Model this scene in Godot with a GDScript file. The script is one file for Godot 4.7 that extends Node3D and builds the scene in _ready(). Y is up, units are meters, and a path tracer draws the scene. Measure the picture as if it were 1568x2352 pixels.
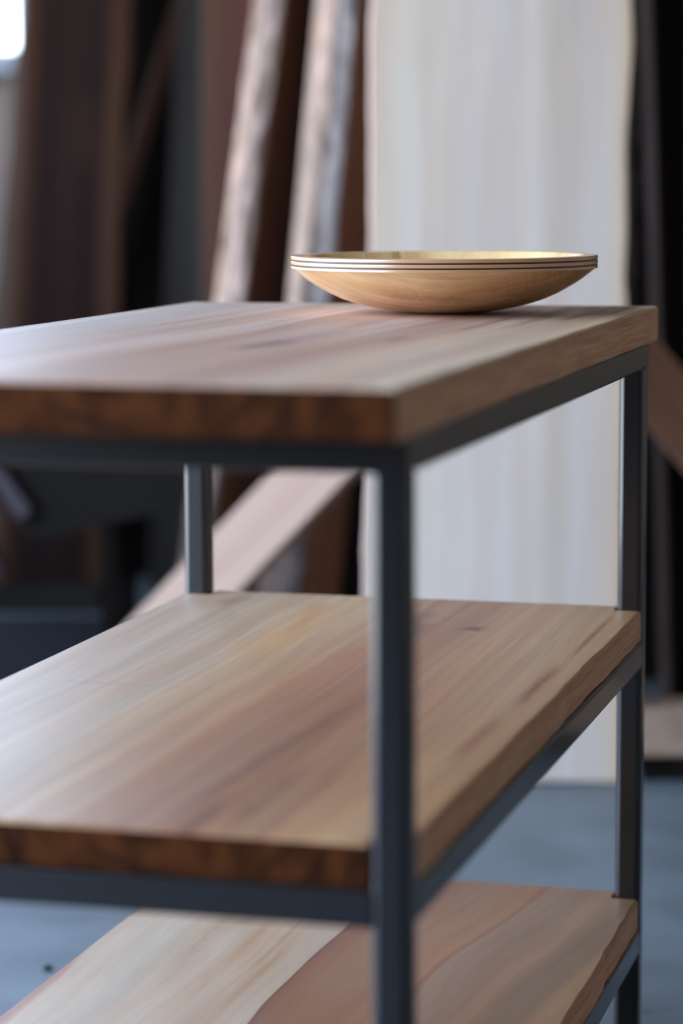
extends Node3D
# A workshop: a steel-framed shelf table with three wooden levels, a turned bowl on it, and rough boards leaning behind.
# Room coordinates (u, h, d): u to the right, h above the floor, d metres away from the camera, turned by YAW about the vertical.

const YAW := 0.268905
const EYE := Vector3(0.463237, 1.046741, 1.865813)

var basis_room := Basis(Vector3.UP, YAW)
var M := {}
var taken := {}

func room(u: float, h: float, d: float) -> Vector3:
	var p := EYE + basis_room.x * u - basis_room.z * d
	p.y = h
	return p

# ---------------------------------------------------------------- mesh helper
class Mb:
	var v := PackedVector3Array()
	var n := PackedVector3Array()
	var uv := PackedVector2Array()
	func tri(a: Vector3, b: Vector3, c: Vector3, na: Vector3, nb: Vector3, nc: Vector3, ua := Vector2.ZERO, ub := Vector2.ZERO, uc := Vector2.ZERO) -> void:
		if (b - a).cross(c - a).dot(na + nb + nc) > 0.0:   # front faces run clockwise
			v.append_array([a, c, b]); n.append_array([na, nc, nb]); uv.append_array([ua, uc, ub])
		else:
			v.append_array([a, b, c]); n.append_array([na, nb, nc]); uv.append_array([ua, ub, uc])
	func quad(a: Vector3, b: Vector3, c: Vector3, d: Vector3, na: Vector3, nb: Vector3, nc: Vector3, nd: Vector3, ua := Vector2.ZERO, ub := Vector2.ZERO, uc := Vector2.ZERO, ud := Vector2.ZERO) -> void:
		tri(a, b, c, na, nb, nc, ua, ub, uc)
		tri(a, c, d, na, nc, nd, ua, uc, ud)
	func flat_quad(a: Vector3, b: Vector3, c: Vector3, d: Vector3, nn: Vector3, ua := Vector2.ZERO, ub := Vector2(1, 0), uc := Vector2(1, 1), ud := Vector2(0, 1)) -> void:
		quad(a, b, c, d, nn, nn, nn, nn, ua, ub, uc, ud)
	# a box with chamfered edges
	func box(c: Vector3, s: Vector3, ch := 0.003) -> void:
		var h := s * 0.5
		ch = minf(ch, minf(h.x, minf(h.y, h.z)) * 0.9)
		for ax in 3:
			var i := (ax + 1) % 3
			var j := (ax + 2) % 3
			for sg in [-1.0, 1.0]:
				var nn := Vector3.ZERO
				nn[ax] = sg
				var q := []
				for e in [[-1, -1], [1, -1], [1, 1], [-1, 1]]:
					var p := Vector3.ZERO
					p[ax] = h[ax] * sg
					p[i] = (h[i] - ch) * e[0]
					p[j] = (h[j] - ch) * e[1]
					q.append(c + p)
				flat_quad(q[0], q[1], q[2], q[3], nn)
			for si in [-1.0, 1.0]:
				for sj in [-1.0, 1.0]:
					var ni := Vector3.ZERO
					ni[i] = si
					var nj := Vector3.ZERO
					nj[j] = sj
					var q := []
					for e in [[0, -1], [0, 1], [1, 1], [1, -1]]:
						var p := Vector3.ZERO
						p[ax] = (h[ax] - ch) * e[1]
						p[i] = (h[i] - (ch if e[0] == 1 else 0.0)) * si
						p[j] = (h[j] - (ch if e[0] == 0 else 0.0)) * sj
						q.append(c + p)
					quad(q[0], q[1], q[2], q[3], ni, ni, nj, nj)
		for a in 8:
			var sx := 1.0 if a & 1 else -1.0
			var sy := 1.0 if a & 2 else -1.0
			var sz := 1.0 if a & 4 else -1.0
			tri(c + Vector3(h.x * sx, (h.y - ch) * sy, (h.z - ch) * sz), c + Vector3((h.x - ch) * sx, h.y * sy, (h.z - ch) * sz), c + Vector3((h.x - ch) * sx, (h.y - ch) * sy, h.z * sz), Vector3(sx, 0, 0), Vector3(0, sy, 0), Vector3(0, 0, sz))
	# a square steel tube with rounded corners from a to b; e1, e2 the two axes across it
	func tube(a: Vector3, b: Vector3, s1: float, s2: float, e1: Vector3, e2: Vector3, r := 0.004, seg := 5) -> void:
		var ring := []
		for q in 4:
			var cx: float = (s1 * 0.5 - r) * [1, -1, -1, 1][q]
			var cy: float = (s2 * 0.5 - r) * [1, 1, -1, -1][q]
			for k in seg + 1:
				var t := (q + float(k) / seg) * PI / 2.0
				ring.append([e1 * (cx + r * cos(t)) + e2 * (cy + r * sin(t)), e1 * cos(t) + e2 * sin(t)])
		var ax := (b - a).normalized()
		for k in ring.size():
			var p = ring[k]
			var q = ring[(k + 1) % ring.size()]
			quad(a + p[0], a + q[0], b + q[0], b + p[0], p[1], q[1], q[1], p[1], Vector2(k * 0.1, 0), Vector2(k * 0.1 + 0.1, 0), Vector2(k * 0.1 + 0.1, 1), Vector2(k * 0.1, 1))
			tri(a, a + p[0], a + q[0], -ax, -ax, -ax)
			tri(b, b + p[0], b + q[0], ax, ax, ax)
	# where a point of a turned piece lies in the block it was cut from, the grain along x
	func block(c: Vector3, y: float) -> Vector2:
		return Vector2(c.z * 2.6 + 0.5 + y * 2.2, c.x * 2.6 + 0.5 + y * 0.5)
	# a profile of (radius, height) points turned about the vertical; smooth within, split where points repeat
	func lathe(profile: PackedVector2Array, seg := 128) -> void:
		for k in profile.size() - 1:
			var p := profile[k]
			var q := profile[k + 1]
			if p.is_equal_approx(q):
				continue
			var tp := q - p
			var tq := tp
			if k > 0 and not profile[k - 1].is_equal_approx(p):
				tp = q - profile[k - 1]
			if k + 2 < profile.size() and not profile[k + 2].is_equal_approx(q):
				tq = profile[k + 2] - p
			var np := Vector2(tp.y, -tp.x).normalized()
			var nq := Vector2(tq.y, -tq.x).normalized()
			for s in seg:
				var a := TAU * s / seg
				var b := TAU * (s + 1) / seg
				var ca := Vector3(cos(a), 0, sin(a))
				var cb := Vector3(cos(b), 0, sin(b))
				var up := Vector3.UP
				quad(ca * p.x + up * p.y, cb * p.x + up * p.y, cb * q.x + up * q.y, ca * q.x + up * q.y,
					ca * np.x + up * np.y, cb * np.x + up * np.y, cb * nq.x + up * nq.y, ca * nq.x + up * nq.y,
					block(ca * p.x, p.y), block(cb * p.x, p.y), block(cb * q.x, q.y), block(ca * q.x, q.y))
	func mesh() -> ArrayMesh:
		return add_to(ArrayMesh.new())
	func add_to(m: ArrayMesh) -> ArrayMesh:
		var a := []
		a.resize(Mesh.ARRAY_MAX)
		a[Mesh.ARRAY_VERTEX] = v
		a[Mesh.ARRAY_NORMAL] = n
		a[Mesh.ARRAY_TEX_UV] = uv
		m.add_surface_from_arrays(Mesh.PRIMITIVE_TRIANGLES, a)
		return m

# ---------------------------------------------------------------- naming
func numbered(called: String) -> String:
	taken[called] = taken.get(called, -1) + 1
	return called if taken[called] == 0 else "%s_%03d" % [called, taken[called]]

func put(called: String, m: Mesh, mats, parent: Node3D = self) -> MeshInstance3D:
	var o := MeshInstance3D.new()
	o.mesh = m
	if mats is Array:
		for i in mats.size():
			o.set_surface_override_material(i, mats[i])
	else:
		o.material_override = mats
	o.cast_shadow = GeometryInstance3D.SHADOW_CASTING_SETTING_ON
	o.name = numbered(called) if parent == self else called
	parent.add_child(o, true)
	return o

func thing(called: String, label: String, category: String, xf := Transform3D(), group := "") -> Node3D:
	var o := Node3D.new()
	o.name = numbered(called)
	o.transform = xf
	add_child(o, true)
	return tag(o, label, category, group)

func tag(o: Node3D, label: String, category: String, group := "") -> Node3D:
	o.set_meta("label", label)
	o.set_meta("category", category)
	if group:
		o.set_meta("group", group)
	return o

func structure(o: Node3D, label := "", category := "") -> Node3D:
	o.set_meta("kind", "structure")
	if label:
		o.set_meta("label", label)
		o.set_meta("category", category)
	return o

# ---------------------------------------------------------------- textures
func noise(sd: int, octaves := 3) -> FastNoiseLite:
	var f := FastNoiseLite.new()
	f.seed = sd
	f.noise_type = FastNoiseLite.TYPE_SIMPLEX_SMOOTH
	f.frequency = 1.0
	f.fractal_octaves = octaves
	return f

# wood with its grain along v. stops: [place across, colour]; o: fine, band, warp, skew, streaks, rays
func wood(w: int, h: int, sd: int, stops: Array, o := {}) -> Array:
	var warp := noise(sd, 2)
	var band := noise(sd + 1, 3)
	var fine := noise(sd + 2, 2)
	var blot := noise(sd + 3, 3)
	var lut := PackedColorArray()
	for i in 1024:
		var t := i / 1023.0
		var c: Color = stops[-1][1]
		for k in stops.size() - 1:
			if t <= stops[k + 1][0]:
				var f: float = clampf((t - stops[k][0]) / maxf(stops[k + 1][0] - stops[k][0], 1e-5), 0, 1)
				c = stops[k][1].lerp(stops[k + 1][1], f)
				break
		lut.append(c)
	var a_warp: float = o.get("warp", 0.02)
	var a_band: float = o.get("band", 0.08)
	var a_fine: float = o.get("fine", 0.05)
	var a_fleck: float = o.get("fleck", 0.0)
	var a_blot: float = o.get("blot", 0.05)
	var f_band: float = o.get("bands", 40.0)
	var f_fine: float = o.get("fines", 220.0)
	var f_long: float = o.get("long", 2.0)
	var skew: float = o.get("skew", 0.0)
	var skew_from: float = o.get("skew_from", 0.0)
	var data := PackedByteArray()
	data.resize(w * h * 3)
	var bump := PackedByteArray()
	bump.resize(w * h)
	var at := 0
	for y in h:
		var v := float(y) / h
		for x in w:
			var u := float(x) / w
			var s := u + a_warp * warp.get_noise_2d(u * 3.0, v * f_long * 1.3) + skew * (v - 0.5) * smoothstep(skew_from, skew_from + 0.12, u)
			var g1 := band.get_noise_2d(s * f_band, v * f_long)
			var g2 := fine.get_noise_2d(s * f_fine, v * f_long * 7.0)
			var g3 := blot.get_noise_2d(s * 7.0, v * f_long * 1.2)
			var c := lut[clampi(int(s * 1023.0), 0, 1023)]
			var k := 1.0 + a_band * g1 + a_fine * g2
			var d := a_blot * g3
			data[at * 3] = clampi(int(255.0 * c.r * k * (1.0 + d * 0.5)), 0, 255)
			data[at * 3 + 1] = clampi(int(255.0 * c.g * k * (1.0 + d * 1.1)), 0, 255)
			data[at * 3 + 2] = clampi(int(255.0 * c.b * k * (1.0 + d * 1.7)), 0, 255)
			bump[at] = clampi(int(128.0 + 50.0 * g2 + 60.0 * g1 + a_fleck * fine.get_noise_2d(u * 80.0 + 30.0, v * 240.0)), 0, 255)
			at += 1
	var im := Image.create_from_data(w, h, false, Image.FORMAT_RGB8, data)
	for s in o.get("streaks", []):   # [u, v, half width, half length, colour, strength, lean]
		var cx: float = s[0]
		var cy: float = s[1]
		var lean: float = s[6] if s.size() > 6 else 0.0
		for y in range(int((cy - s[3] * 1.6) * h), int((cy + s[3] * 1.6) * h)):
			for x in range(int((cx - s[2] * 2.5 - absf(lean) * s[3]) * w), int((cx + s[2] * 2.5 + absf(lean) * s[3]) * w)):
				if x < 0 or y < 0 or x >= w or y >= h:
					continue
				var u := float(x) / w
				var v := float(y) / h
				var dy: float = (v - cy) / s[3]
				var dx: float = (u - cx - lean * (v - cy) + 0.35 * s[2] * warp.get_noise_2d(3.0, v * 40.0)) / s[2]
				var f: float = s[5] * exp(-dx * dx - pow(dy, 4.0)) * (0.8 + 0.5 * band.get_noise_2d(u * f_band * 2.0, v * 9.0))
				im.set_pixel(x, y, im.get_pixel(x, y).lerp(s[4], clampf(f, 0, 1)))
	var t1 := ImageTexture.create_from_image(im)
	var t2 := ImageTexture.create_from_image(Image.create_from_data(w, h, false, Image.FORMAT_L8, bump))
	return [t1, t2]

func mat(called: String, color: Color, rough := 0.6, metal := 0.0) -> StandardMaterial3D:
	var m := StandardMaterial3D.new()
	m.resource_name = called
	m.albedo_color = color
	m.roughness = rough
	m.metallic = metal
	return m

func wood_mat(called: String, tex: Array, rough := 0.5, relief := 0.02, tri := 0.0) -> StandardMaterial3D:
	var m := mat(called, Color.WHITE, rough)
	m.albedo_texture = tex[0]
	if relief > 0.0:
		m.heightmap_enabled = true
		m.heightmap_scale = relief
		m.heightmap_texture = tex[1]
	if tri > 0.0:
		m.uv1_triplanar = true
		m.uv1_scale = Vector3.ONE * tri
	return m

func rgb(r: int, g: int, b: int) -> Color:
	return Color8(r, g, b)

func materials() -> void:
	# the three levels of the table: u runs from the left edge to the right, v from the front to the back
	var top := wood(1024, 1024, 11, [[0.0, rgb(190, 169, 153)], [0.18, rgb(185, 161, 145)], [0.36, rgb(198, 167, 146)], [0.5, rgb(186, 151, 131)], [0.62, rgb(190, 153, 131)], [0.74, rgb(181, 145, 125)], [0.84, rgb(201, 169, 141)], [0.92, rgb(186, 153, 129)], [1.0, rgb(203, 175, 143)]],
		{"fleck": 45.0, "warp": 0.022, "band": 0.10, "fine": 0.05, "blot": 0.10, "bands": 34.0, "fines": 300.0, "long": 0.9, "streaks": [
			[0.585, 0.362, 0.022, 0.045, rgb(102, 73, 76), 0.8, 0.3], [0.60, 0.45, 0.02, 0.10, rgb(135, 101, 98), 0.5, 0.1], [0.755, 0.44, 0.012, 0.03, rgb(119, 86, 85), 0.6],
			[0.80, 0.70, 0.012, 0.16, rgb(125, 88, 74), 0.6], [0.86, 0.80, 0.010, 0.18, rgb(119, 84, 69), 0.6], [0.91, 0.86, 0.012, 0.14, rgb(111, 77, 67), 0.7], [0.93, 0.91, 0.03, 0.09, rgb(78, 53, 50), 0.75], [0.84, 0.88, 0.014, 0.10, rgb(84, 57, 52), 0.7], [0.88, 0.94, 0.016, 0.05, rgb(78, 53, 50), 0.7], [0.95, 0.93, 0.012, 0.07, rgb(102, 73, 67), 0.8], [0.70, 0.80, 0.02, 0.2, rgb(148, 106, 85), 0.4],  # darkest streaks, back right: dark grain with the bowl shadow painted in
			[0.48, 0.55, 0.03, 0.3, rgb(169, 123, 102), 0.4], [0.30, 0.5, 0.03, 0.4, rgb(178, 140, 125), 0.4]]})
	M.top = wood_mat("oiled_top_wood", top, 0.44, 0.012)
	M.top.metallic_specular = 0.16
	var mid := wood(1024, 1024, 23, [[0.0, rgb(184, 153, 124)], [0.14, rgb(179, 148, 120)], [0.3, rgb(180, 148, 116)], [0.40, rgb(185, 148, 110)], [0.5, rgb(179, 136, 100)], [0.6, rgb(167, 121, 92)], [0.7, rgb(173, 125, 92)], [0.8, rgb(190, 142, 102)], [0.9, rgb(199, 155, 114)], [1.0, rgb(192, 144, 100)]],
		{"fleck": 45.0, "warp": 0.022, "band": 0.10, "fine": 0.075, "blot": 0.09, "bands": 30.0, "fines": 300.0, "long": 0.9, "streaks": [
			[0.948, 0.56, 0.011, 0.085, rgb(130, 64, 37), 0.85], [0.953, 0.815, 0.006, 0.10, rgb(132, 68, 43), 0.75], [0.938, 0.34, 0.012, 0.075, rgb(149, 82, 50), 0.6],
			[0.71, 0.827, 0.020, 0.012, rgb(85, 53, 44), 0.85], [0.60, 0.80, 0.03, 0.05, rgb(103, 64, 50), 0.6], [0.575, 0.86, 0.018, 0.05, rgb(84, 56, 52), 0.7], [0.57, 0.9, 0.012, 0.12, rgb(128, 82, 60), 0.5], [0.63, 0.93, 0.01, 0.10, rgb(136, 87, 65), 0.5],
			[0.14, 0.935, 0.03, 0.03, rgb(128, 93, 59), 0.6], [0.35, 0.85, 0.02, 0.10, rgb(160, 109, 63), 0.6, -0.2], [0.36, 0.80, 0.05, 0.16, rgb(208, 147, 87), 0.5],
			[0.66, 0.26, 0.016, 0.22, rgb(120, 78, 67), 0.6, 0.1], [0.73, 0.12, 0.02, 0.10, rgb(117, 76, 65), 0.55], [0.68, 0.03, 0.014, 0.06, rgb(107, 68, 60), 0.6], [0.79, 0.10, 0.012, 0.12, rgb(136, 87, 70), 0.5],
			[0.52, 0.35, 0.02, 0.30, rgb(168, 105, 70), 0.5], [0.44, 0.25, 0.014, 0.25, rgb(179, 119, 82), 0.5], [0.25, 0.3, 0.02, 0.4, rgb(196, 147, 108), 0.5], [0.56, 0.7, 0.03, 0.2, rgb(181, 109, 70), 0.5], [0.66, 0.6, 0.02, 0.25, rgb(174, 103, 67), 0.4], [0.2, 0.478, 0.13, 0.0012, rgb(139, 98, 72), 0.8]]})
	M.mid = wood_mat("oiled_middle_wood", mid, 0.40, 0.02)
	M.mid.metallic_specular = 0.40
	var low := wood(1024, 1024, 37, [[0.0, rgb(160, 106, 81)], [0.006, rgb(166, 115, 86)], [0.02, rgb(185, 157, 127)], [0.2, rgb(184, 155, 126)], [0.36, rgb(183, 150, 120)], [0.462, rgb(185, 153, 123)], [0.466, rgb(108, 67, 46)], [0.474, rgb(134, 86, 60)], [0.52, rgb(150, 103, 72)], [0.60, rgb(157, 109, 77)], [0.672, rgb(169, 115, 77)], [0.682, rgb(149, 94, 65)], [0.692, rgb(164, 123, 93)], [0.76, rgb(158, 123, 95)], [0.82, rgb(172, 126, 93)], [0.86, rgb(146, 116, 87)], [0.91, rgb(155, 119, 88)], [0.93, rgb(177, 131, 92)], [1.0, rgb(181, 133, 95)]],
		{"warp": 0.036, "band": 0.05, "fine": 0.045, "blot": 0.09, "bands": 30.0, "fines": 300.0, "long": 1.5, "skew": -0.21, "skew_from": 0.5, "streaks": [
			[0.2, 0.75, 0.02, 0.12, rgb(158, 115, 73), 0.5], [0.30, 0.7, 0.012, 0.2, rgb(164, 123, 83), 0.55], [0.38, 0.62, 0.012, 0.16, rgb(160, 119, 79), 0.55], [0.36, 0.78, 0.006, 0.15, rgb(150, 108, 71), 0.6], [0.25, 0.83, 0.02, 0.05, rgb(134, 101, 69), 0.55], [0.16, 0.6, 0.02, 0.2, rgb(164, 142, 120), 0.6], [0.42, 0.7, 0.02, 0.2, rgb(175, 150, 129), 0.5], [0.08, 0.6, 0.02, 0.2, rgb(167, 140, 111), 0.5]]})
	M.low = wood_mat("oiled_lower_wood", low, 0.42, 0.012)
	var side := wood(256, 1024, 51, [[0.0, rgb(183, 136, 102)], [0.5, rgb(200, 149, 111)], [1.0, rgb(177, 129, 97)]], {"band": 0.10, "fine": 0.08, "blot": 0.16, "bands": 14.0, "fines": 60.0, "long": 5.0})
	M.side = wood_mat("board_edge_wood", side, 0.5, 0.02)
	M.end = wood_mat("board_end_grain", end_grain(), 0.6, 0.02)
	M.end.metallic_specular = 0.15
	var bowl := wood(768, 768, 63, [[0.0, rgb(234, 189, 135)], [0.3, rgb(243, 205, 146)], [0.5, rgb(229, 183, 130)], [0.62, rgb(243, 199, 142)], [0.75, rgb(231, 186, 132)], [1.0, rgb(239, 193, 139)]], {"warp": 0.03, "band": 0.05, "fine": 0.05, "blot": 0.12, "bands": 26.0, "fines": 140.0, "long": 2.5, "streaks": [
		[0.80, 0.80, 0.16, 0.17, rgb(126, 82, 58), 0.42], [0.86, 0.45, 0.03, 0.12, rgb(160, 108, 74), 0.5], [0.74, 0.30, 0.008, 0.16, rgb(150, 98, 62), 0.6], [0.70, 0.34, 0.006, 0.12, rgb(154, 102, 66), 0.6], [0.28, 0.40, 0.02, 0.012, rgb(96, 58, 36), 0.8]]})  # first streak: brown stain, also darkening the side away from the light
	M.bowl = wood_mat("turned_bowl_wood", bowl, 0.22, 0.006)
	M.rim = mat("pale_rim_wood", rgb(204, 155, 111), 0.24)
	M.rim.metallic_specular = 0.68
	M.bowl.metallic_specular = 0.6
	M.inlay = mat("dark_inlay", rgb(48, 26, 30), 0.4)
	var metal_noise := NoiseTexture2D.new()
	metal_noise.width = 256
	metal_noise.height = 256
	metal_noise.seamless = true
	metal_noise.noise = noise(5, 4)
	metal_noise.noise.frequency = 0.05
	M.steel = mat("dark_powder_coated_steel", rgb(29, 27, 27), 0.22, 0.0)
	M.steel.metallic_specular = 0.54
	M.steel.heightmap_enabled = true
	M.steel.heightmap_texture = metal_noise
	M.steel.heightmap_scale = 0.004
	M.steel.clearcoat_enabled = true
	M.steel.clearcoat = 0.4
	M.steel.clearcoat_roughness = 0.08
	M.steel.uv1_triplanar = true
	M.steel.uv1_scale = Vector3.ONE * 12.0
	# boards behind
	var pale := wood(512, 1024, 71, [[0.0, rgb(195, 164, 146)], [0.03, rgb(203, 180, 160)], [0.12, rgb(203, 186, 167)], [0.3, rgb(201, 184, 169)], [0.5, rgb(197, 180, 166)], [0.62, rgb(203, 186, 171)], [0.72, rgb(191, 175, 160)], [0.85, rgb(196, 179, 166)], [0.93, rgb(201, 183, 166)], [0.975, rgb(198, 171, 142)], [1.0, rgb(179, 151, 120)]],
		{"warp": 0.02, "band": 0.035, "fine": 0.025, "blot": 0.05, "bands": 22.0, "fines": 110.0, "long": 2.0, "streaks": [
			[0.555, 0.415, 0.022, 0.02, rgb(163, 147, 127), 0.6], [0.56, 0.285, 0.018, 0.014, rgb(159, 140, 119), 0.55], [0.68, 0.40, 0.016, 0.05, rgb(176, 158, 136), 0.6, -0.6], [0.66, 0.36, 0.014, 0.02, rgb(170, 154, 134), 0.5], [0.88, 0.365, 0.05, 0.012, rgb(172, 158, 140), 0.6], [0.60, 0.33, 0.05, 0.03, rgb(198, 195, 197), 0.6], [0.78, 0.43, 0.03, 0.03, rgb(170, 160, 151), 0.5], [0.5, 0.2, 0.02, 0.1, rgb(176, 162, 145), 0.4]]})
	M.pale = wood_mat("pale_sawn_wood", pale, 0.6, 0.02)
	var walnut := wood(256, 512, 83, [[0.0, rgb(70, 44, 28)], [0.10, rgb(68, 42, 27)], [0.16, rgb(42, 24, 17)], [0.3, rgb(36, 20, 15)], [0.5, rgb(42, 25, 20)], [0.7, rgb(36, 20, 15)], [0.78, rgb(42, 25, 18)], [0.84, rgb(72, 46, 30)], [1.0, rgb(68, 43, 27)]], {"warp": 0.03, "band": 0.1, "blot": 0.12, "bands": 12.0, "fines": 60.0,
		"streaks": [[0.6, 0.53, 0.12, 0.035, rgb(64, 43, 32), 0.55], [0.5, 0.38, 0.2, 0.02, rgb(59, 35, 23), 0.4]]})
	M.walnut = wood_mat("dark_walnut", walnut, 0.75, 0.03)
	M.walnut.metallic_specular = 0.25
	var brown := wood(256, 512, 91, [[0.0, rgb(90, 52, 24)], [0.12, rgb(88, 50, 22)], [0.2, rgb(78, 39, 18)], [0.45, rgb(86, 37, 18)], [0.55, rgb(93, 40, 19)], [0.75, rgb(84, 44, 21)], [1.0, rgb(78, 42, 21)]], {"warp": 0.03, "band": 0.1, "blot": 0.1, "bands": 12.0, "fines": 60.0})
	M.brown = wood_mat("reddish_brown_wood", brown, 0.7, 0.03)
	var dark := wood(128, 256, 97, [[0.0, rgb(21, 15, 11)], [1.0, rgb(18, 13, 10)]], {"band": 0.2, "blot": 0.1, "bands": 10.0, "fines": 40.0})
	M.dark = wood_mat("near_black_wood", dark, 0.85, 0.03)  # near black; on the gap boards it stands for missing light
	M.dark.metallic_specular = 0.2
	M.dark_edged = wood_mat("shaded_wood_lit_edge", wood(256, 256, 98, [[0.0, rgb(66, 56, 52)], [0.006, rgb(62, 52, 48)], [0.02, rgb(18, 13, 10)], [1.0, rgb(16, 12, 10)]], {"band": 0.2, "warp": 0.0, "bands": 10.0, "fines": 40.0}), 0.85, 0.03)  # unlit face and faintly lit edge put into the colour
	M.dark_edged.metallic_specular = 0.2
	M.face = wood_mat("dark_brown_sawn_face", wood(128, 256, 101, [[0.0, rgb(84, 62, 46)], [1.0, rgb(76, 53, 40)]], {"band": 0.2, "blot": 0.15, "bands": 9.0, "fines": 40.0}), 0.75, 0.05)
	M.face_warm = wood_mat("brown_sawn_face", wood(128, 256, 103, [[0.0, rgb(189, 125, 88)], [1.0, rgb(173, 109, 78)]], {"band": 0.2, "blot": 0.15, "bands": 9.0, "fines": 40.0}), 0.75, 0.05)
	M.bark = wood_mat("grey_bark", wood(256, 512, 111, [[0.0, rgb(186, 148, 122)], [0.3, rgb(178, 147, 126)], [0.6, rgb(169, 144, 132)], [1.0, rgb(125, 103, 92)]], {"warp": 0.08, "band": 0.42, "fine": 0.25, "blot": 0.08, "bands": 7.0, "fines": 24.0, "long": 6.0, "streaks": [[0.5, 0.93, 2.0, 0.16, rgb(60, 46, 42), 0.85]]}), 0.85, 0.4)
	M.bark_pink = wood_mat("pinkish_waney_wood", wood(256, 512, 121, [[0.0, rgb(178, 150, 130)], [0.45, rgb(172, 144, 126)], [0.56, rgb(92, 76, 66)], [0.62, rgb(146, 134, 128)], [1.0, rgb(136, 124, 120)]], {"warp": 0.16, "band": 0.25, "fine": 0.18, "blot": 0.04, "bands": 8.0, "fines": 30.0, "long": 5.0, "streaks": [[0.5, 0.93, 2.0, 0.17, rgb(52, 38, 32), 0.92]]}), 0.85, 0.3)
	M.bark_dark = wood_mat("dark_bark", wood(128, 512, 131, [[0.0, rgb(123, 92, 70)], [0.5, rgb(63, 52, 45)], [1.0, rgb(50, 42, 38)]], {"warp": 0.15, "band": 0.5, "fine": 0.2, "blot": 0.3, "bands": 4.0, "fines": 20.0, "long": 14.0}), 0.9, 0.4)
	M.pink = wood_mat("planed_pink_timber", wood(256, 512, 141, [[0.0, rgb(168, 135, 113)], [0.5, rgb(163, 128, 108)], [1.0, rgb(168, 136, 116)]], {"band": 0.04, "fine": 0.03, "blot": 0.05, "bands": 10.0, "fines": 60.0, "streaks": [[0.5, 0.36, 0.07, 0.012, rgb(132, 100, 84), 0.6]]}), 0.6, 0.01)
	M.tan = wood_mat("brown_timber", wood(256, 512, 151, [[0.0, rgb(197, 150, 122)], [0.5, rgb(185, 135, 107)], [1.0, rgb(197, 153, 127)]], {"band": 0.08, "fine": 0.06, "blot": 0.12, "bands": 9.0, "fines": 50.0}), 0.65, 0.02)
	M.sleeper = wood_mat("weathered_timber", wood(256, 512, 161, [[0.0, rgb(143, 119, 99)], [0.5, rgb(133, 107, 85)], [1.0, rgb(143, 122, 103)]], {"band": 0.12, "fine": 0.06, "blot": 0.12, "bands": 9.0, "fines": 50.0}), 0.75, 0.03)
	M.panel = mat("dark_grey_panel", rgb(79, 73, 69), 0.6)
	M.panel.metallic_specular = 0.15
	M.sheet = mat("dark_grey_sheet_metal", rgb(26, 22, 19), 0.6)
	M.sheet.metallic_specular = 0.22
	M.sheet_light = mat("pale_grey_rim", rgb(60, 51, 58), 0.5)
	M.blue = mat("dark_blue_paint", rgb(25, 34, 52), 0.5)
	# the room
	M.plaster = mat("grey_plaster", rgb(146, 127, 114), 0.9)
	M.darkwall = mat("dark_wall_cladding", rgb(70, 66, 64), 0.9)
	M.warmwall = mat("limewashed_wall", rgb(160, 145, 128), 0.9)
	M.ceiling = mat("ceiling_boards", rgb(120, 114, 108), 0.9)
	M.frame = mat("window_frame_paint", rgb(170, 172, 178), 0.6)
	M.glass = mat("window_glass", Color(1, 1, 1, 0.06), 0.02)
	M.glass.transparency = BaseMaterial3D.TRANSPARENCY_ALPHA
	M.floor = mat("polished_concrete", Color.WHITE, 0.5)
	var con := concrete()
	M.floor.albedo_texture = con[0]
	M.floor.heightmap_enabled = true
	M.floor.heightmap_texture = con[1]
	M.floor.heightmap_scale = 0.06
	M.floor.uv1_triplanar = true
	M.floor.uv1_world_triplanar = true
	M.floor.uv1_scale = Vector3.ONE * 0.6
	M.floor_shade = mat("dark_floor_shade", rgb(30, 32, 36), 0.85)  # dark colour standing in for shade on the back left floor
	M.floor_shade.metallic_specular = 0.25
	M.crumb = mat("black_crumb", rgb(24, 22, 22), 0.8)

func end_grain() -> Array:
	var w := 1024
	var h := 128
	var n1 := noise(201, 3)
	var n2 := noise(202, 2)
	var im := Image.create(w, h, false, Image.FORMAT_RGB8)
	var bm := Image.create(w, h, false, Image.FORMAT_L8)
	for y in h:
		for x in w:
			var u := x * 0.56 / w
			var v := y * 0.04 / h
			var arc := Vector2(u - 0.36, v + 0.055).length() + 0.006 * n1.get_noise_2d(u * 20.0, v * 20.0)
			var g := 0.5 + 0.5 * sin(arc * 230.0)
			var b := n1.get_noise_2d(u * 28.0 + 7.0, v * 14.0)
			var c := rgb(59, 29, 11).lerp(rgb(79, 42, 18), clampf(0.5 + b * 1.8, 0, 1)).lerp(rgb(33, 15, 9), 0.75 * pow(g, 6.0) * clampf(0.6 + 2.0 * n1.get_noise_2d(u * 9.0, 3.0), 0, 1))
			c = c * (1.0 + 0.08 * n2.get_noise_2d(u * 900.0, v * 900.0))
			im.set_pixel(x, y, c)
			bm.set_pixel(x, y, Color.from_hsv(0, 0, clampf(0.5 + 0.4 * n2.get_noise_2d(u * 900.0, v * 900.0), 0, 1)))
	return [ImageTexture.create_from_image(im), ImageTexture.create_from_image(bm)]

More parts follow.
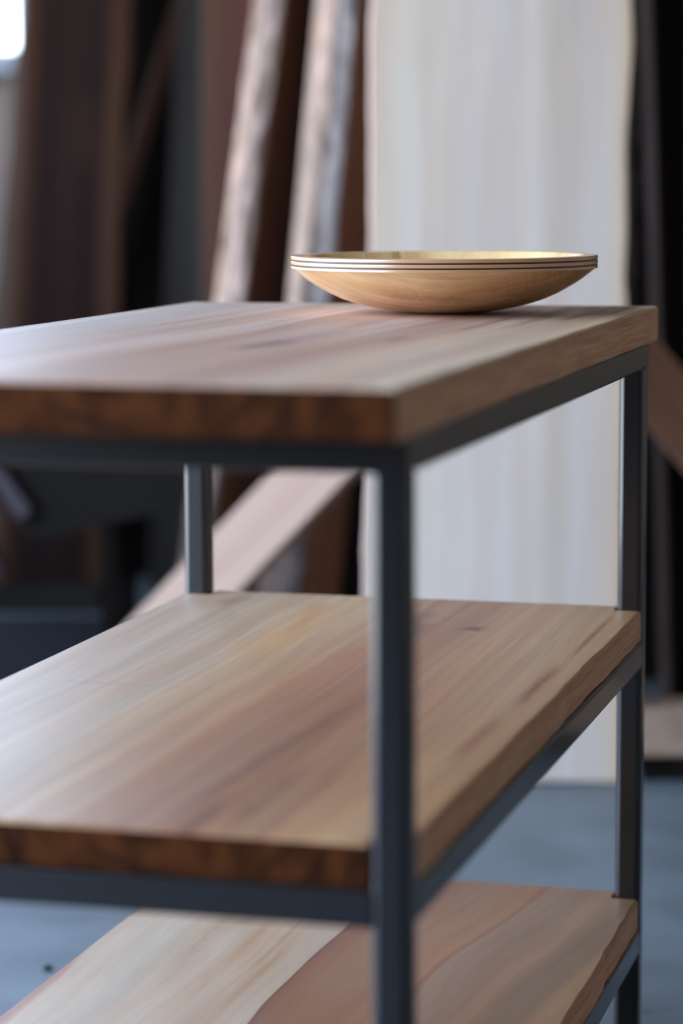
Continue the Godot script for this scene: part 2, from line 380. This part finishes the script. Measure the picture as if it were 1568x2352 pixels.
func concrete() -> Array:
	var w := 768
	var n1 := noise(301, 5)
	var n2 := noise(302, 2)
	var im := Image.create(w, w, false, Image.FORMAT_RGB8)
	var bm := Image.create(w, w, false, Image.FORMAT_L8)
	for y in w:
		for x in w:
			var a := TAU * x / w
			var b := TAU * y / w
			var p := Vector3(cos(a), sin(a), cos(b)) * 0.9
			var q := sin(b) * 0.9
			var g := n1.get_noise_3d(p.x + q * 1.7, p.y - q * 0.9, p.z + q * 0.4)
			var f := n2.get_noise_2d(x * 0.22, y * 0.22)
			var pit := smoothstep(0.62, 0.8, n2.get_noise_2d(x * 0.035 + 50.0, y * 0.035))
			var k := 0.415 + 0.09 * g + 0.02 * f - 0.10 * pit
			im.set_pixel(x, y, Color(k * 0.93, k, k * 1.04))
			bm.set_pixel(x, y, Color.from_hsv(0, 0, clampf(0.5 + 0.4 * g + 0.12 * f - 0.3 * pit, 0, 1)))
	return [ImageTexture.create_from_image(im), ImageTexture.create_from_image(bm)]

# ---------------------------------------------------------------- builders
# a table board: poly in (x, z), seen from above; top at y1, bottom at y0. Surfaces: faces, long sides, end sides.
func slab(poly: PackedVector2Array, y0: float, y1: float, ch: float, lo: Vector2, hi: Vector2) -> ArrayMesh:
	var faces := Mb.new()
	var sides := Mb.new()
	var ends := Mb.new()
	var cnt := poly.size()
	var area := 0.0
	for i in cnt:
		area += poly[i].cross(poly[(i + 1) % cnt])
	var sg := 1.0 if area > 0.0 else -1.0
	var inner := PackedVector2Array()
	for i in cnt:
		var e0 := (poly[i] - poly[(i + cnt - 1) % cnt]).normalized()
		var e1 := (poly[(i + 1) % cnt] - poly[i]).normalized()
		var n0 := Vector2(-e0.y, e0.x) * sg
		var n1 := Vector2(-e1.y, e1.x) * sg
		var m := n0 + n1
		inner.append(poly[i] + m * (ch / maxf(m.dot(n0), 0.3)))
	var uvf := func(p: Vector2) -> Vector2: return Vector2((p.x - lo.x) / (hi.x - lo.x), (hi.y - p.y) / (hi.y - lo.y))
	var idx := Geometry2D.triangulate_polygon(inner)
	for k in range(0, idx.size(), 3):
		var a := inner[idx[k]]
		var b := inner[idx[k + 1]]
		var c := inner[idx[k + 2]]
		faces.tri(Vector3(a.x, y1, a.y), Vector3(b.x, y1, b.y), Vector3(c.x, y1, c.y), Vector3.UP, Vector3.UP, Vector3.UP, uvf.call(a), uvf.call(b), uvf.call(c))
		faces.tri(Vector3(a.x, y0, a.y), Vector3(b.x, y0, b.y), Vector3(c.x, y0, c.y), Vector3.DOWN, Vector3.DOWN, Vector3.DOWN, uvf.call(a), uvf.call(b), uvf.call(c))
	for i in cnt:
		var j := (i + 1) % cnt
		var p := poly[i]
		var q := poly[j]
		var e := (q - p).normalized()
		var o2 := Vector2(e.y, -e.x) * sg
		var o := Vector3(o2.x, 0, o2.y)
		var is_end := absf(o.z) > absf(o.x)
		var st := ends if is_end else sides
		var w := func(pt: Vector2, y: float) -> Vector2:
			return Vector2((pt.x - lo.x) / 0.56, (y1 - y) / 0.042) if is_end else Vector2((y - y0) / (y1 - y0) * 0.9 + 0.05, pt.y * 0.9)
		var P := func(pt: Vector2, y: float) -> Vector3: return Vector3(pt.x, y, pt.y)
		var mid1 := y1 - ch
		var mid0 := y0 + ch
		st.quad(P.call(p, mid1), P.call(q, mid1), P.call(q, mid0), P.call(p, mid0), o, o, o, o, w.call(p, mid1), w.call(q, mid1), w.call(q, mid0), w.call(p, mid0))
		faces.quad(P.call(inner[i], y1), P.call(inner[j], y1), P.call(q, mid1), P.call(p, mid1), Vector3.UP, Vector3.UP, o, o, uvf.call(inner[i]), uvf.call(inner[j]), uvf.call(q), uvf.call(p))
		st.quad(P.call(inner[i], y0), P.call(inner[j], y0), P.call(q, mid0), P.call(p, mid0), Vector3.DOWN, Vector3.DOWN, o, o, w.call(p, y0), w.call(q, y0), w.call(q, mid0), w.call(p, mid0))
	var m := ArrayMesh.new()
	faces.add_to(m)
	sides.add_to(m)
	ends.add_to(m)
	return m

# a sawn board standing on local y = 0, its face towards +z, with edges that wander a little
func board_mesh(w: float, t: float, length: float, wander: float, sd: int, ch := 0.004, seg := 24) -> ArrayMesh:
	var b := Mb.new()
	var nz := noise(sd, 3)
	var rings := []
	for k in seg + 1:
		var y := length * k / seg
		var l := -w * 0.5 + wander * nz.get_noise_2d(y * 3.0, 0.0)
		var r := w * 0.5 + wander * nz.get_noise_2d(y * 3.0, 9.0)
		var h := t * 0.5
		rings.append([Vector3(l + ch, y, h), Vector3(r - ch, y, h), Vector3(r, y, h - ch), Vector3(r, y, -h + ch), Vector3(r - ch, y, -h), Vector3(l + ch, y, -h), Vector3(l, y, -h + ch), Vector3(l, y, h - ch)])
	var nn := [Vector3(0, 0, 1), Vector3(0, 0, 1), Vector3(1, 0, 0), Vector3(1, 0, 0), Vector3(0, 0, -1), Vector3(0, 0, -1), Vector3(-1, 0, 0), Vector3(-1, 0, 0)]
	var uvp := func(p: Vector3) -> Vector2: return Vector2(clampf(p.x / w + 0.5, 0.002, 0.998), 1.0 - p.y / length)
	for k in seg:
		for i in 8:
			var j := (i + 1) % 8
			var a: Vector3 = rings[k][i]
			var c: Vector3 = rings[k][j]
			var d: Vector3 = rings[k + 1][j]
			var e: Vector3 = rings[k + 1][i]
			b.quad(a, c, d, e, nn[i], nn[j], nn[j], nn[i], uvp.call(a), uvp.call(c), uvp.call(d), uvp.call(e))
	for k in [0, seg]:
		var up := Vector3.DOWN if k == 0 else Vector3.UP
		for i in range(1, 7):
			b.tri(rings[k][0], rings[k][i], rings[k][i + 1], up, up, up, uvp.call(rings[k][0]), uvp.call(rings[k][i]), uvp.call(rings[k][i + 1]))
	return b.mesh()

# a strip of bark, rough and rounded, along local y: width across z, bulging towards -x (side = -1) or +x
func bark_mesh(width: float, deep: float, length: float, rough: float, side: float, sd: int) -> ArrayMesh:
	var b := Mb.new()
	var nz := noise(sd, 4)
	var cols := 10
	var rows := int(length / 0.02)
	var pts := []
	for k in rows + 1:
		var y := length * k / rows
		var row := []
		for i in cols + 1:
			var a := PI * i / cols
			var n := nz.get_noise_3d(y * 9.0, i * 0.55, 0.0)
			var m := nz.get_noise_3d(y * 2.5, 4.0, 5.0)
			var reach := maxf(deep * (0.6 + 0.4 * m) + rough * n, 0.007)
			row.append(Vector3(side * maxf(sin(a) * reach, -0.001) if i > 0 and i < cols else 0.0, y, cos(a) * width * 0.5 + rough * 0.35 * nz.get_noise_3d(y * 9.0, i * 0.5, 8.0) * sin(a)))
		pts.append(row)
	var nrm := func(k: int, i: int) -> Vector3:
		var du: Vector3 = pts[k][mini(i + 1, cols)] - pts[k][maxi(i - 1, 0)]
		var dv: Vector3 = pts[mini(k + 1, rows)][i] - pts[maxi(k - 1, 0)][i]
		var c := du.cross(dv).normalized()
		return c if c.x * side > -0.2 else -c
	var uvp := func(k: int, i: int) -> Vector2: return Vector2(1.0 - float(i) / cols, 1.0 - pts[k][i].y / length)
	for k in rows:
		for i in cols:
			b.quad(pts[k][i], pts[k][i + 1], pts[k + 1][i + 1], pts[k + 1][i], nrm.call(k, i), nrm.call(k, i + 1), nrm.call(k + 1, i + 1), nrm.call(k + 1, i),
				uvp.call(k, i), uvp.call(k, i + 1), uvp.call(k + 1, i + 1), uvp.call(k + 1, i))
	return b.mesh()

# where a leaning board stands: its foot and a point up its middle in room coordinates; turn: its face turned about the vertical from facing the camera
func lean(foot: Vector3, head: Vector3, turn := 0.0) -> Transform3D:
	var a := room(foot.x, foot.y, foot.z)
	var b := room(head.x, head.y, head.z)
	var y := (b - a).normalized()
	var n := Basis(Vector3.UP, YAW + turn).z
	var x := y.cross(n).normalized()
	return Transform3D(Basis(x, y, x.cross(y).normalized()), a)

func lifted(t: Transform3D, w: float, th: float) -> Transform3D:   # so that its lowest corner touches the floor
	t.origin.y += absf(t.basis.x.y) * w * 0.5 + absf(t.basis.z.y) * th * 0.5
	return t

func _ready() -> void:
	# camera
	var cam := Camera3D.new()
	cam.name = "camera"
	cam.transform = Transform3D(Basis(Vector3(0.96418464, -0.00387725, -0.2652036), Vector3(-0.02939766, 0.99217011, -0.12138471), Vector3(0.26359773, 0.12483363, 0.9565212)), EYE)
	var at := CameraAttributesPhysical.new()
	at.frustum_focal_length = 61.85
	at.frustum_focus_distance = 2.80
	at.exposure_aperture = 1.55
	at.frustum_near = 0.05
	at.frustum_far = 200.0
	cam.attributes = at
	cam.fov = 21.9586
	cam.near = 0.05
	cam.far = 200.0
	add_child(cam)
	cam.current = true
	# sky, exposure
	var env := Environment.new()
	env.background_mode = Environment.BG_SKY
	var sky := Sky.new()
	var sm := ProceduralSkyMaterial.new()
	sm.sky_top_color = Color(0.70, 0.81, 0.97)
	sm.sky_horizon_color = Color(0.87, 0.94, 1.0)
	sm.ground_horizon_color = Color(0.80, 0.86, 0.93)
	sm.ground_bottom_color = Color(0.70, 0.73, 0.77)
	sm.sky_energy_multiplier = 1.0
	sky.sky_material = sm
	env.sky = sky
	env.tonemap_mode = Environment.TONE_MAPPER_LINEAR
	env.tonemap_exposure = 13.2
	env.sdfgi_enabled = true
	env.ssao_enabled = true
	env.ssil_enabled = true
	var we := WorldEnvironment.new()
	we.name = "environment"
	we.environment = env
	add_child(we)

	materials()
	build_room()
	build_table()
	build_bowl()
	build_boards()
	build_cart()
	build_small()

func room_box(st: Mb, u0: float, u1: float, h0: float, h1: float, d0: float, d1: float, ch := 0.002) -> void:
	st.box(Vector3((u0 + u1) * 0.5, (h0 + h1) * 0.5, -(d0 + d1) * 0.5), Vector3(u1 - u0, h1 - h0, d1 - d0), ch)

func room_xf() -> Transform3D:
	return Transform3D(basis_room, Vector3(EYE.x, 0, EYE.z))

func shell(called: String, boxes: Array, m: Material, label := "", category := "") -> Node3D:
	var st := Mb.new()
	for b in boxes:
		room_box(st, b[0], b[1], b[2], b[3], b[4], b[5])
	var o := put(called, st.mesh(), m)
	o.transform = room_xf()
	return structure(o, label, category)

func build_room() -> void:
	shell("floor", [[-3.2, 3.6, -0.2, 0.0, -2.9, 7.6]], M.floor, "smooth grey concrete workshop floor", "floor")
	shell("ceiling", [[-3.2, 3.6, 4.4, 4.6, -2.9, 7.6]], M.ceiling)
	# back wall with a window at its left
	shell("wall_back", [[-3.0, -2.5, 0, 4.4, 7.4, 7.6], [-0.86, 3.4, 0, 4.4, 7.4, 7.6], [-2.5, -0.86, 0, 1.37, 7.4, 7.6], [-2.5, -0.86, 2.75, 4.4, 7.4, 7.6]], M.plaster, "grey plaster wall behind the leaning boards", "wall")
	# the left side is a wide opening with its shutter up
	shell("wall_left", [[-3.2, -3.0, 0, 4.4, -2.9, -0.6], [-3.2, -3.0, 0, 4.4, 4.5, 4.9], [-3.2, -3.0, 0, 1.0, 4.9, 7.1], [-3.2, -3.0, 3.0, 4.4, 4.9, 7.1], [-3.2, -3.0, 0, 4.4, 7.1, 7.6], [-3.2, -3.0, 3.8, 4.4, -0.6, 4.5]], M.plaster)
	shell("added_shade_wall", [[-3.0, -1.15, 0, 0.95, 4.72, 4.86]], M.plaster)  # added low wall, out of view, keeps door light off the back floor
	shell("wall_right", [[3.4, 3.6, 0, 4.4, -2.9, 7.6]], M.warmwall)
	shell("wall_front", [[-3.0, 3.4, 0, 4.4, -2.9, -2.7]], M.darkwall)
	var w := structure(Node3D.new(), "bright window at the upper left behind the dark boards", "window") as Node3D
	w.name = "window_1"
	w.transform = room_xf()
	add_child(w)
	var f := Mb.new()
	for b in [[-2.5, -0.86, 1.37, 1.41, 7.44, 7.54], [-2.5, -0.86, 2.71, 2.75, 7.44, 7.54], [-2.5, -2.46, 1.41, 2.71, 7.44, 7.54], [-0.90, -0.86, 1.41, 2.71, 7.44, 7.54], [-1.70, -1.66, 1.41, 2.71, 7.44, 7.54]]:
		room_box(f, b[0], b[1], b[2], b[3], b[4], b[5], 0.006)
	put("window_frame", f.mesh(), M.frame, w)
	for b in [[-2.46, -1.70], [-1.66, -0.90]]:
		var g := Mb.new()
		room_box(g, b[0], b[1], 1.41, 2.71, 7.485, 7.491, 0.0005)
		put("pane", g.mesh(), M.glass, w)
	var w2 := structure(Node3D.new()) as Node3D
	w2.name = "window_2"
	w2.transform = room_xf()
	add_child(w2)
	var f2 := Mb.new()
	for b in [[-3.15, -3.05, 1.0, 1.05, 4.9, 7.1], [-3.15, -3.05, 2.95, 3.0, 4.9, 7.1], [-3.15, -3.05, 1.05, 2.95, 4.9, 4.95], [-3.15, -3.05, 1.05, 2.95, 7.05, 7.1], [-3.15, -3.05, 1.05, 2.95, 5.97, 6.02]]:
		room_box(f2, b[0], b[1], b[2], b[3], b[4], b[5], 0.006)
	put("window_frame", f2.mesh(), M.frame, w2)
	for b in [[4.95, 5.97], [6.02, 7.05]]:
		var g := Mb.new()
		room_box(g, -3.103, -3.097, 1.05, 2.95, b[0], b[1], 0.0005)
		put("pane", g.mesh(), M.glass, w2)
	var s := Mb.new()
	room_box(s, -2.56, -0.80, 1.34, 1.37, 7.32, 7.45, 0.006)
	put("window_sill", s.mesh(), M.frame, w)

func build_table() -> void:
	var W := 0.5558
	var D := 1.1453
	var s := 0.030
	var H := 0.86
	var org := Vector3(-W / 2, 0, -D / 2)
	var t := thing("shelf_table", "dark steel framed wooden table with two shelves, standing in front of the pale slab", "table", Transform3D(Basis(), org))
	var X := Vector3.RIGHT
	var Y := Vector3.UP
	var Z := Vector3.BACK
	var add := func(called: String, st: Mb, m) -> void:
		put(called, st.mesh(), m, t).position = -org
	var xs := [-s / 2, -W + s / 2]
	var zs := [-s / 2, -D + s / 2]
	for x in xs:
		for z in zs:
			var st := Mb.new()
			st.tube(Vector3(x, 0.006, z), Vector3(x, H - 0.0285, z), s, s, X, Z, 0.0072, 8)
			add.call("leg", st, M.steel)
			st = Mb.new()
			st.box(Vector3(x, 0.003, z), Vector3(0.026, 0.006, 0.026), 0.001)
			add.call("foot", st, M.inlay)
	var tops := [H, 0.5169, 0.1754]
	for k in 3:
		var y: float = tops[k]
		var hh := 0.0285 if k == 0 else 0.030
		for x in xs:
			var st := Mb.new()
			var e := 0.0 if k == 0 else s - 0.001
			st.tube(Vector3(x, y - hh / 2, -e), Vector3(x, y - hh / 2, -D + e), s, hh, X, Y, 0.004)
			add.call("rail", st, M.steel)
		for z in zs:
			var st := Mb.new()
			st.tube(Vector3(-s + 0.001, y - hh / 2, z), Vector3(-W + s - 0.001, y - hh / 2, z), hh, s, Y, Z, 0.004)
			add.call("rail", st, M.steel)
	# boards. The top overhangs; the shelves are notched round the legs.
	var top := PackedVector2Array()
	var l := -W - 0.0077
	var r := 0.0053
	var f := 0.0485
	var b := -D - 0.0369
	top.append_array([Vector2(l, f), Vector2(r - 0.003, f), Vector2(r, f - 0.003)])
	for k in range(1, 24):
		top.append(Vector2(r + 0.0012 * sin(k * 1.7) * sin(k * 0.6), lerpf(f, b, k / 24.0)))
	top.append_array([Vector2(r, b + 0.006), Vector2(r - 0.002, b + 0.002), Vector2(r - 0.006, b), Vector2(l + 0.004, b), Vector2(l, b + 0.004)])
	put("tabletop", slab(top, H, H + 0.0406, 0.0028, Vector2(l, b), Vector2(r, f)), [M.top, M.side, M.end], t).position = -org
	for k in [1, 2]:
		var y: float = tops[k]
		var th := 0.0369 if k == 1 else 0.0381
		var g := 0.0012
		var n := s + 0.0015
		var p := PackedVector2Array()
		p.append_array([Vector2(-n, -g), Vector2(-n, -n), Vector2(-g, -n)])
		var nz := noise(400 + k, 3)
		for i in range(1, 40):
			p.append(Vector2(-g + (0.0016 if k == 1 else 0.0032) * (nz.get_noise_2d(i * 0.23, 0.0) - 0.15), lerpf(-n, -D + n, i / 40.0)))
		p.append_array([Vector2(-g, -D + n + 0.002), Vector2(-g - 0.002, -D + n), Vector2(-n, -D + n), Vector2(-n, -D + g), Vector2(-W + n, -D + g), Vector2(-W + n, -D + n), Vector2(-W + g, -D + n), Vector2(-W + g, -n), Vector2(-W + n, -n), Vector2(-W + n, -g)])
		put("shelf_board", slab(p, y, y + th, 0.0028, Vector2(-W, -D), Vector2(0, 0)), [[M.mid, M.side, M.end], [M.low, M.side, M.end]][k - 1], t).position = -org

func build_bowl() -> void:
	var p := room(0.1143, 0.9006, 2.93)
	var t := thing("wooden_bowl", "shallow turned wooden bowl with two dark rings under its rim, on the tabletop", "bowl", Transform3D(Basis(Vector3.UP, YAW), p))
	var body := PackedVector2Array()
	var outer := [[0.0, 0.0], [0.025, 0.0003], [0.04, 0.0009], [0.053, 0.0020], [0.068, 0.0042], [0.0825, 0.0070], [0.097, 0.0108], [0.112, 0.0156], [0.127, 0.0224], [0.142, 0.0309], [0.152, 0.0374], [0.160, 0.0436], [0.166, 0.0487], [0.1688, 0.0512], [0.1695, 0.0525]]
	for q in outer:
		body.append(Vector2(q[0], q[1]))
	var b := Mb.new()
	b.lathe(body, 160)
	var inner := PackedVector2Array()
	for q in [[0.1540, 0.0636], [0.1515, 0.0622], [0.146, 0.0560], [0.136, 0.0470], [0.122, 0.0370], [0.104, 0.0280], [0.082, 0.0205], [0.058, 0.0155], [0.03, 0.0130], [0.0, 0.0125]]:
		inner.append(Vector2(q[0], q[1]))
	b.lathe(inner, 160)
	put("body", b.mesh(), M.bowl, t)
	var rim := Mb.new()
	var rp := PackedVector2Array()
	var R := 0.1695
	var band := func(a: float, c: float) -> void:
		rp.append_array([Vector2(R - 0.0012, a), Vector2(R - 0.0003, a + 0.0001), Vector2(R, a + 0.0005), Vector2(R, c - 0.0005), Vector2(R - 0.0003, c - 0.0001), Vector2(R - 0.0012, c)])
	rp.append_array([Vector2(R, 0.0496), Vector2(R, 0.0496), Vector2(R, 0.0516), Vector2(R - 0.0003, 0.0523), Vector2(R - 0.0012, 0.0525)])
	rp.append_array([Vector2(R - 0.0012, 0.0540)])
	band.call(0.0540, 0.0579)
	band.call(0.0594, 0.0632)
	rp.append_array([Vector2(R - 0.0012, 0.0634), Vector2(R - 0.004, 0.0637), Vector2(R - 0.010, 0.0638), Vector2(0.1540, 0.0636)])
	rim.lathe(rp, 160)
	put("rim", rim.mesh(), M.rim, t).set_meta("label", "pale rim with two grooves")
	for y in [0.0525, 0.0579]:
		var st := Mb.new()
		st.lathe(PackedVector2Array([Vector2(R - 0.006, y - 0.0001), Vector2(R - 0.0006, y - 0.0001), Vector2(R - 0.0006, y - 0.0001), Vector2(R - 0.0006, y + 0.0016), Vector2(R - 0.0006, y + 0.0016), Vector2(R - 0.006, y + 0.0016)]), 160)
		put("inlay_ring", st.mesh(), M.inlay, t).set_meta("label", "thin dark inlaid ring")

func leaning(called: String, label: String, foot: Vector3, head: Vector3, w: float, th: float, m: Material, sd: int, wander := 0.004, turn := 0.0, length := 2.5, group := "") -> MeshInstance3D:
	var o := put(called, board_mesh(w, th, length, wander, sd), m)
	o.transform = lifted(lean(foot, head, turn), w, th)
	tag(o, label, "board", group)
	return o

func build_boards() -> void:
	# the pale slab in front of the rest, with bark down its right edge
	var w := 0.452
	var t := thing("wood_slab", "tall pale sawn wood slab with dark bark on its right edge, behind the bowl", "slab", lifted(lean(Vector3(0.262, 0, 4.53), Vector3(0.294, 2.5, 4.73)), w, 0.05))
	put("board", board_mesh(w, 0.05, 2.4, 0.010, 7, 0.005, 60), M.pale, t)
	var bk := put("bark_edge", bark_mesh(0.048, 0.026, 2.2, 0.016, 1.0, 17), M.bark_dark, t)
	bk.position = Vector3(w / 2 - 0.004, 0.15, 0)
	bk.set_meta("label", "dark bark edge")
	# two slabs turned edge-on, their bark towards the window
	var e := thing("bark_slab", "rough slab leaning right, grey bark edge towards us, left of the pinkish one", "slab", lifted(lean(Vector3(-0.28, 0, 5.10), Vector3(0.064, 2.5, 5.35), 1.30), 0.30, 0.055))
	put("board", board_mesh(0.29, 0.055, 2.4, 0.006, 19), M.face, e)
	put("bark_edge", bark_mesh(0.062, 0.022, 2.4, 0.020, -1.0, 29), M.bark, e).position = Vector3(-0.142, 0, 0)
	var f := thing("bark_slab", "rough slab with pinkish and grey waney edge, just left of the pale slab", "slab", lifted(lean(Vector3(-0.10, 0, 5.07), Vector3(0.147, 2.5, 5.32), 1.30), 0.30, 0.075))
	put("board", board_mesh(0.29, 0.075, 2.4, 0.006, 39), M.face_warm, f)
	put("bark_edge", bark_mesh(0.085, 0.022, 2.4, 0.018, -1.0, 49), M.bark_pink, f).position = Vector3(-0.142, 0, 0)
	# the row along the back wall
	leaning("walnut_board", "wide dark walnut board with lighter edges, below the window at the left", Vector3(-0.711, 0, 6.40), Vector3(-0.608, 2.5, 6.90), 0.265, 0.05, M.walnut, 61, 0.012)
	leaning("dark_board", "dark board slanting behind the walnut board's left edge, under the window", Vector3(-0.900, 0, 6.62), Vector3(-0.695, 2.5, 7.10), 0.09, 0.03, M.face, 68, 0.012)
	leaning("reddish_board", "reddish brown board behind the grey bark edged slab", Vector3(-0.222, 0, 6.30), Vector3(-0.232, 2.5, 6.80), 0.215, 0.04, M.brown, 62, 0.006)
	leaning("grey_panel", "narrow dark grey panel standing left of the reddish brown board", Vector3(-0.385, 0, 6.62), Vector3(-0.252, 2.5, 7.12), 0.21, 0.02, M.panel, 63, 0.002)
	leaning("shade_board", "near black board added to keep the gap right of the walnut board dark", Vector3(-0.519, 0, 6.92), Vector3(-0.468, 2.5, 7.25), 0.30, 0.03, M.dark, 64, 0.004)  # added so the gap stays dark before the lit wall
	leaning("wooden_batten", "thin brown batten leaning behind the walnut board, upper end to the right", Vector3(-0.887, 0, 6.76), Vector3(-0.095, 2.5, 7.23), 0.042, 0.025, M.brown, 65, 0.002)
	leaning("shade_board", "near black board added behind the two bark edged slabs to darken their gaps", Vector3(0.05, 0, 6.45), Vector3(0.05, 2.5, 6.95), 0.36, 0.04, M.dark, 66, 0.004)  # added backing so these gaps look unlit
	leaning("shade_board", "narrow black board added to darken the gap close behind the pale slab's bark edge", Vector3(0.66, 0, 5.45), Vector3(0.60, 2.5, 5.75), 0.34, 0.03, M.dark, 69, 0.004)  # added to cover the lit wall seen through the gap
	leaning("shade_board", "wide board with shade put into its face colour, standing at the right beyond the pale slab", Vector3(0.87, 0, 4.98), Vector3(0.80, 2.5, 5.23), 0.63, 0.035, M.dark_edged, 67, 0.004, 0.55)  # face coloured near black for the lack of light there
	# two timbers leaning together behind the pale slab
	var tw := 0.115
	var a := put("leaning_timber", board_mesh(tw, 0.04, 1.25, 0.0, 71), M.pink)
	a.transform = lean(Vector3(-0.503, 0.05, 4.69), Vector3(0.347, 0.935, 4.70), 0.0).rotated_local(Vector3.UP, -0.45)
	tag(a, "pale pink planed timber leaning diagonally behind the middle shelf", "timber")
	var c := put("leaning_timber", board_mesh(0.115, 0.04, 1.26, 0.0, 72), M.tan)
	c.transform = lean(Vector3(1.100, 0.045, 4.78), Vector3(0.33, 0.955, 4.78), 0.0)
	tag(c, "brown timber sloping down to the right beside the right rear leg", "timber")
	# timbers on the floor at the right
	var st := Mb.new()
	room_box(st, 0.515, 1.5, 0.045, 0.132, 4.51, 4.62, 0.006)
	var s := put("floor_timber", st.mesh(), M.sleeper)
	s.transform = room_xf()
	tag(s, "squared weathered brown timber lying on a darker one at the right", "timber")
	st = Mb.new()
	room_box(st, 0.53, 1.5, 0.0, 0.0445, 4.53, 4.62, 0.004)
	s = put("floor_timber", st.mesh(), M.dark)
	s.transform = room_xf()
	tag(s, "dark bearer on the floor under the weathered brown timber", "timber")

func build_cart() -> void:
	var t := thing("tray_cart", "dark grey sheet metal cart with sloping tray, seen below the left of the tabletop", "cart", room_xf())
	var b := Mb.new()
	var prof := [Vector2(-0.95, 0.60), Vector2(-0.24, 0.60), Vector2(-0.262, 0.425), Vector2(-0.60, 0.352), Vector2(-0.67, 0.43), Vector2(-0.95, 0.45)]
	var d0 := 5.10
	var d1 := 5.60
	for k in prof.size():
		var p: Vector2 = prof[k]
		var q: Vector2 = prof[(k + 1) % prof.size()]
		var e := (q - p).normalized()
		b.flat_quad(Vector3(p.x, p.y, -d0), Vector3(q.x, q.y, -d0), Vector3(q.x, q.y, -d1), Vector3(p.x, p.y, -d1), Vector3(e.y, -e.x, 0) * -1.0)
	var pl := PackedVector2Array(prof)
	var idx := Geometry2D.triangulate_polygon(pl)
	for k in range(0, idx.size(), 3):
		for z in [-d0, -d1]:
			var nn := Vector3(0, 0, 1 if z == -d0 else -1)
			b.tri(Vector3(pl[idx[k]].x, pl[idx[k]].y, z), Vector3(pl[idx[k + 1]].x, pl[idx[k + 1]].y, z), Vector3(pl[idx[k + 2]].x, pl[idx[k + 2]].y, z), nn, nn, nn)
	put("tray", b.mesh(), M.sheet, t)
	b = Mb.new()
	var ax := Vector3(0.088, -0.122, 0).normalized()
	b.tube(Vector3(-0.745, 0.60, -d0 + 0.016), Vector3(-0.612, 0.405, -d0 + 0.016), 0.034, 0.03, Vector3(-ax.y, ax.x, 0), Vector3.BACK, 0.005)
	put("rim_bar", b.mesh(), M.sheet_light, t).set_meta("label", "pale slanted rim bar")
	for q in [[-0.455, d0 + 0.03], [-0.455, d1 - 0.03], [-0.92, d0 + 0.03], [-0.92, d1 - 0.03]]:
		b = Mb.new()
		b.tube(Vector3(q[0], 0.012, -q[1]), Vector3(q[0], 0.44, -q[1]), 0.034, 0.034, Vector3.RIGHT, Vector3.BACK, 0.004)
		put("leg", b.mesh(), M.dark, t)
	b = Mb.new()
	room_box(b, -0.93, -0.475, 0.205, 0.262, d0 + 0.02, d0 + 0.045, 0.003)
	put("crossbar", b.mesh(), M.sheet, t)
	b = Mb.new()
	b.tube(Vector3(-0.71, 0.405, -d0 + 0.03), Vector3(-0.668, 0.30, -d0 + 0.03), 0.03, 0.03, Vector3(0.93, 0.37, 0), Vector3.BACK, 0.012)
	put("handle", b.mesh(), M.blue, t).set_meta("label", "dark blue handle")

func build_small() -> void:
	var mt := Mb.new()
	room_box(mt, -1.3, -0.22, 0.0, 0.012, 4.95, 6.25, 0.004)
	var mo := put("floor_shade_sheet", mt.mesh(), M.floor_shade)  # added thin sheet that gives the floor its shade
	mo.transform = room_xf()
	tag(mo, "thin dark sheet added for the shade on the floor under the sheet metal cart", "mat")
	var b := Mb.new()
	var nz := noise(77, 2)
	var pr := PackedVector2Array([Vector2(0, 0), Vector2(0.005, 0), Vector2(0.0065, 0.002), Vector2(0.0055, 0.005), Vector2(0.003, 0.007), Vector2(0, 0.0075)])
	b.lathe(pr, 12)
	for i in b.v.size():
		var k := 1.0 + 0.35 * nz.get_noise_3d(b.v[i].x * 200.0, b.v[i].y * 200.0, b.v[i].z * 200.0)
		b.v[i] = Vector3(b.v[i].x * k, b.v[i].y, b.v[i].z * k)
	var o := put("dark_crumb", b.mesh(), M.crumb)
	o.position = room(-0.395, 0.0, 3.425)
	tag(o, "small black crumb on the bluish floor left of the lowest shelf", "debris")
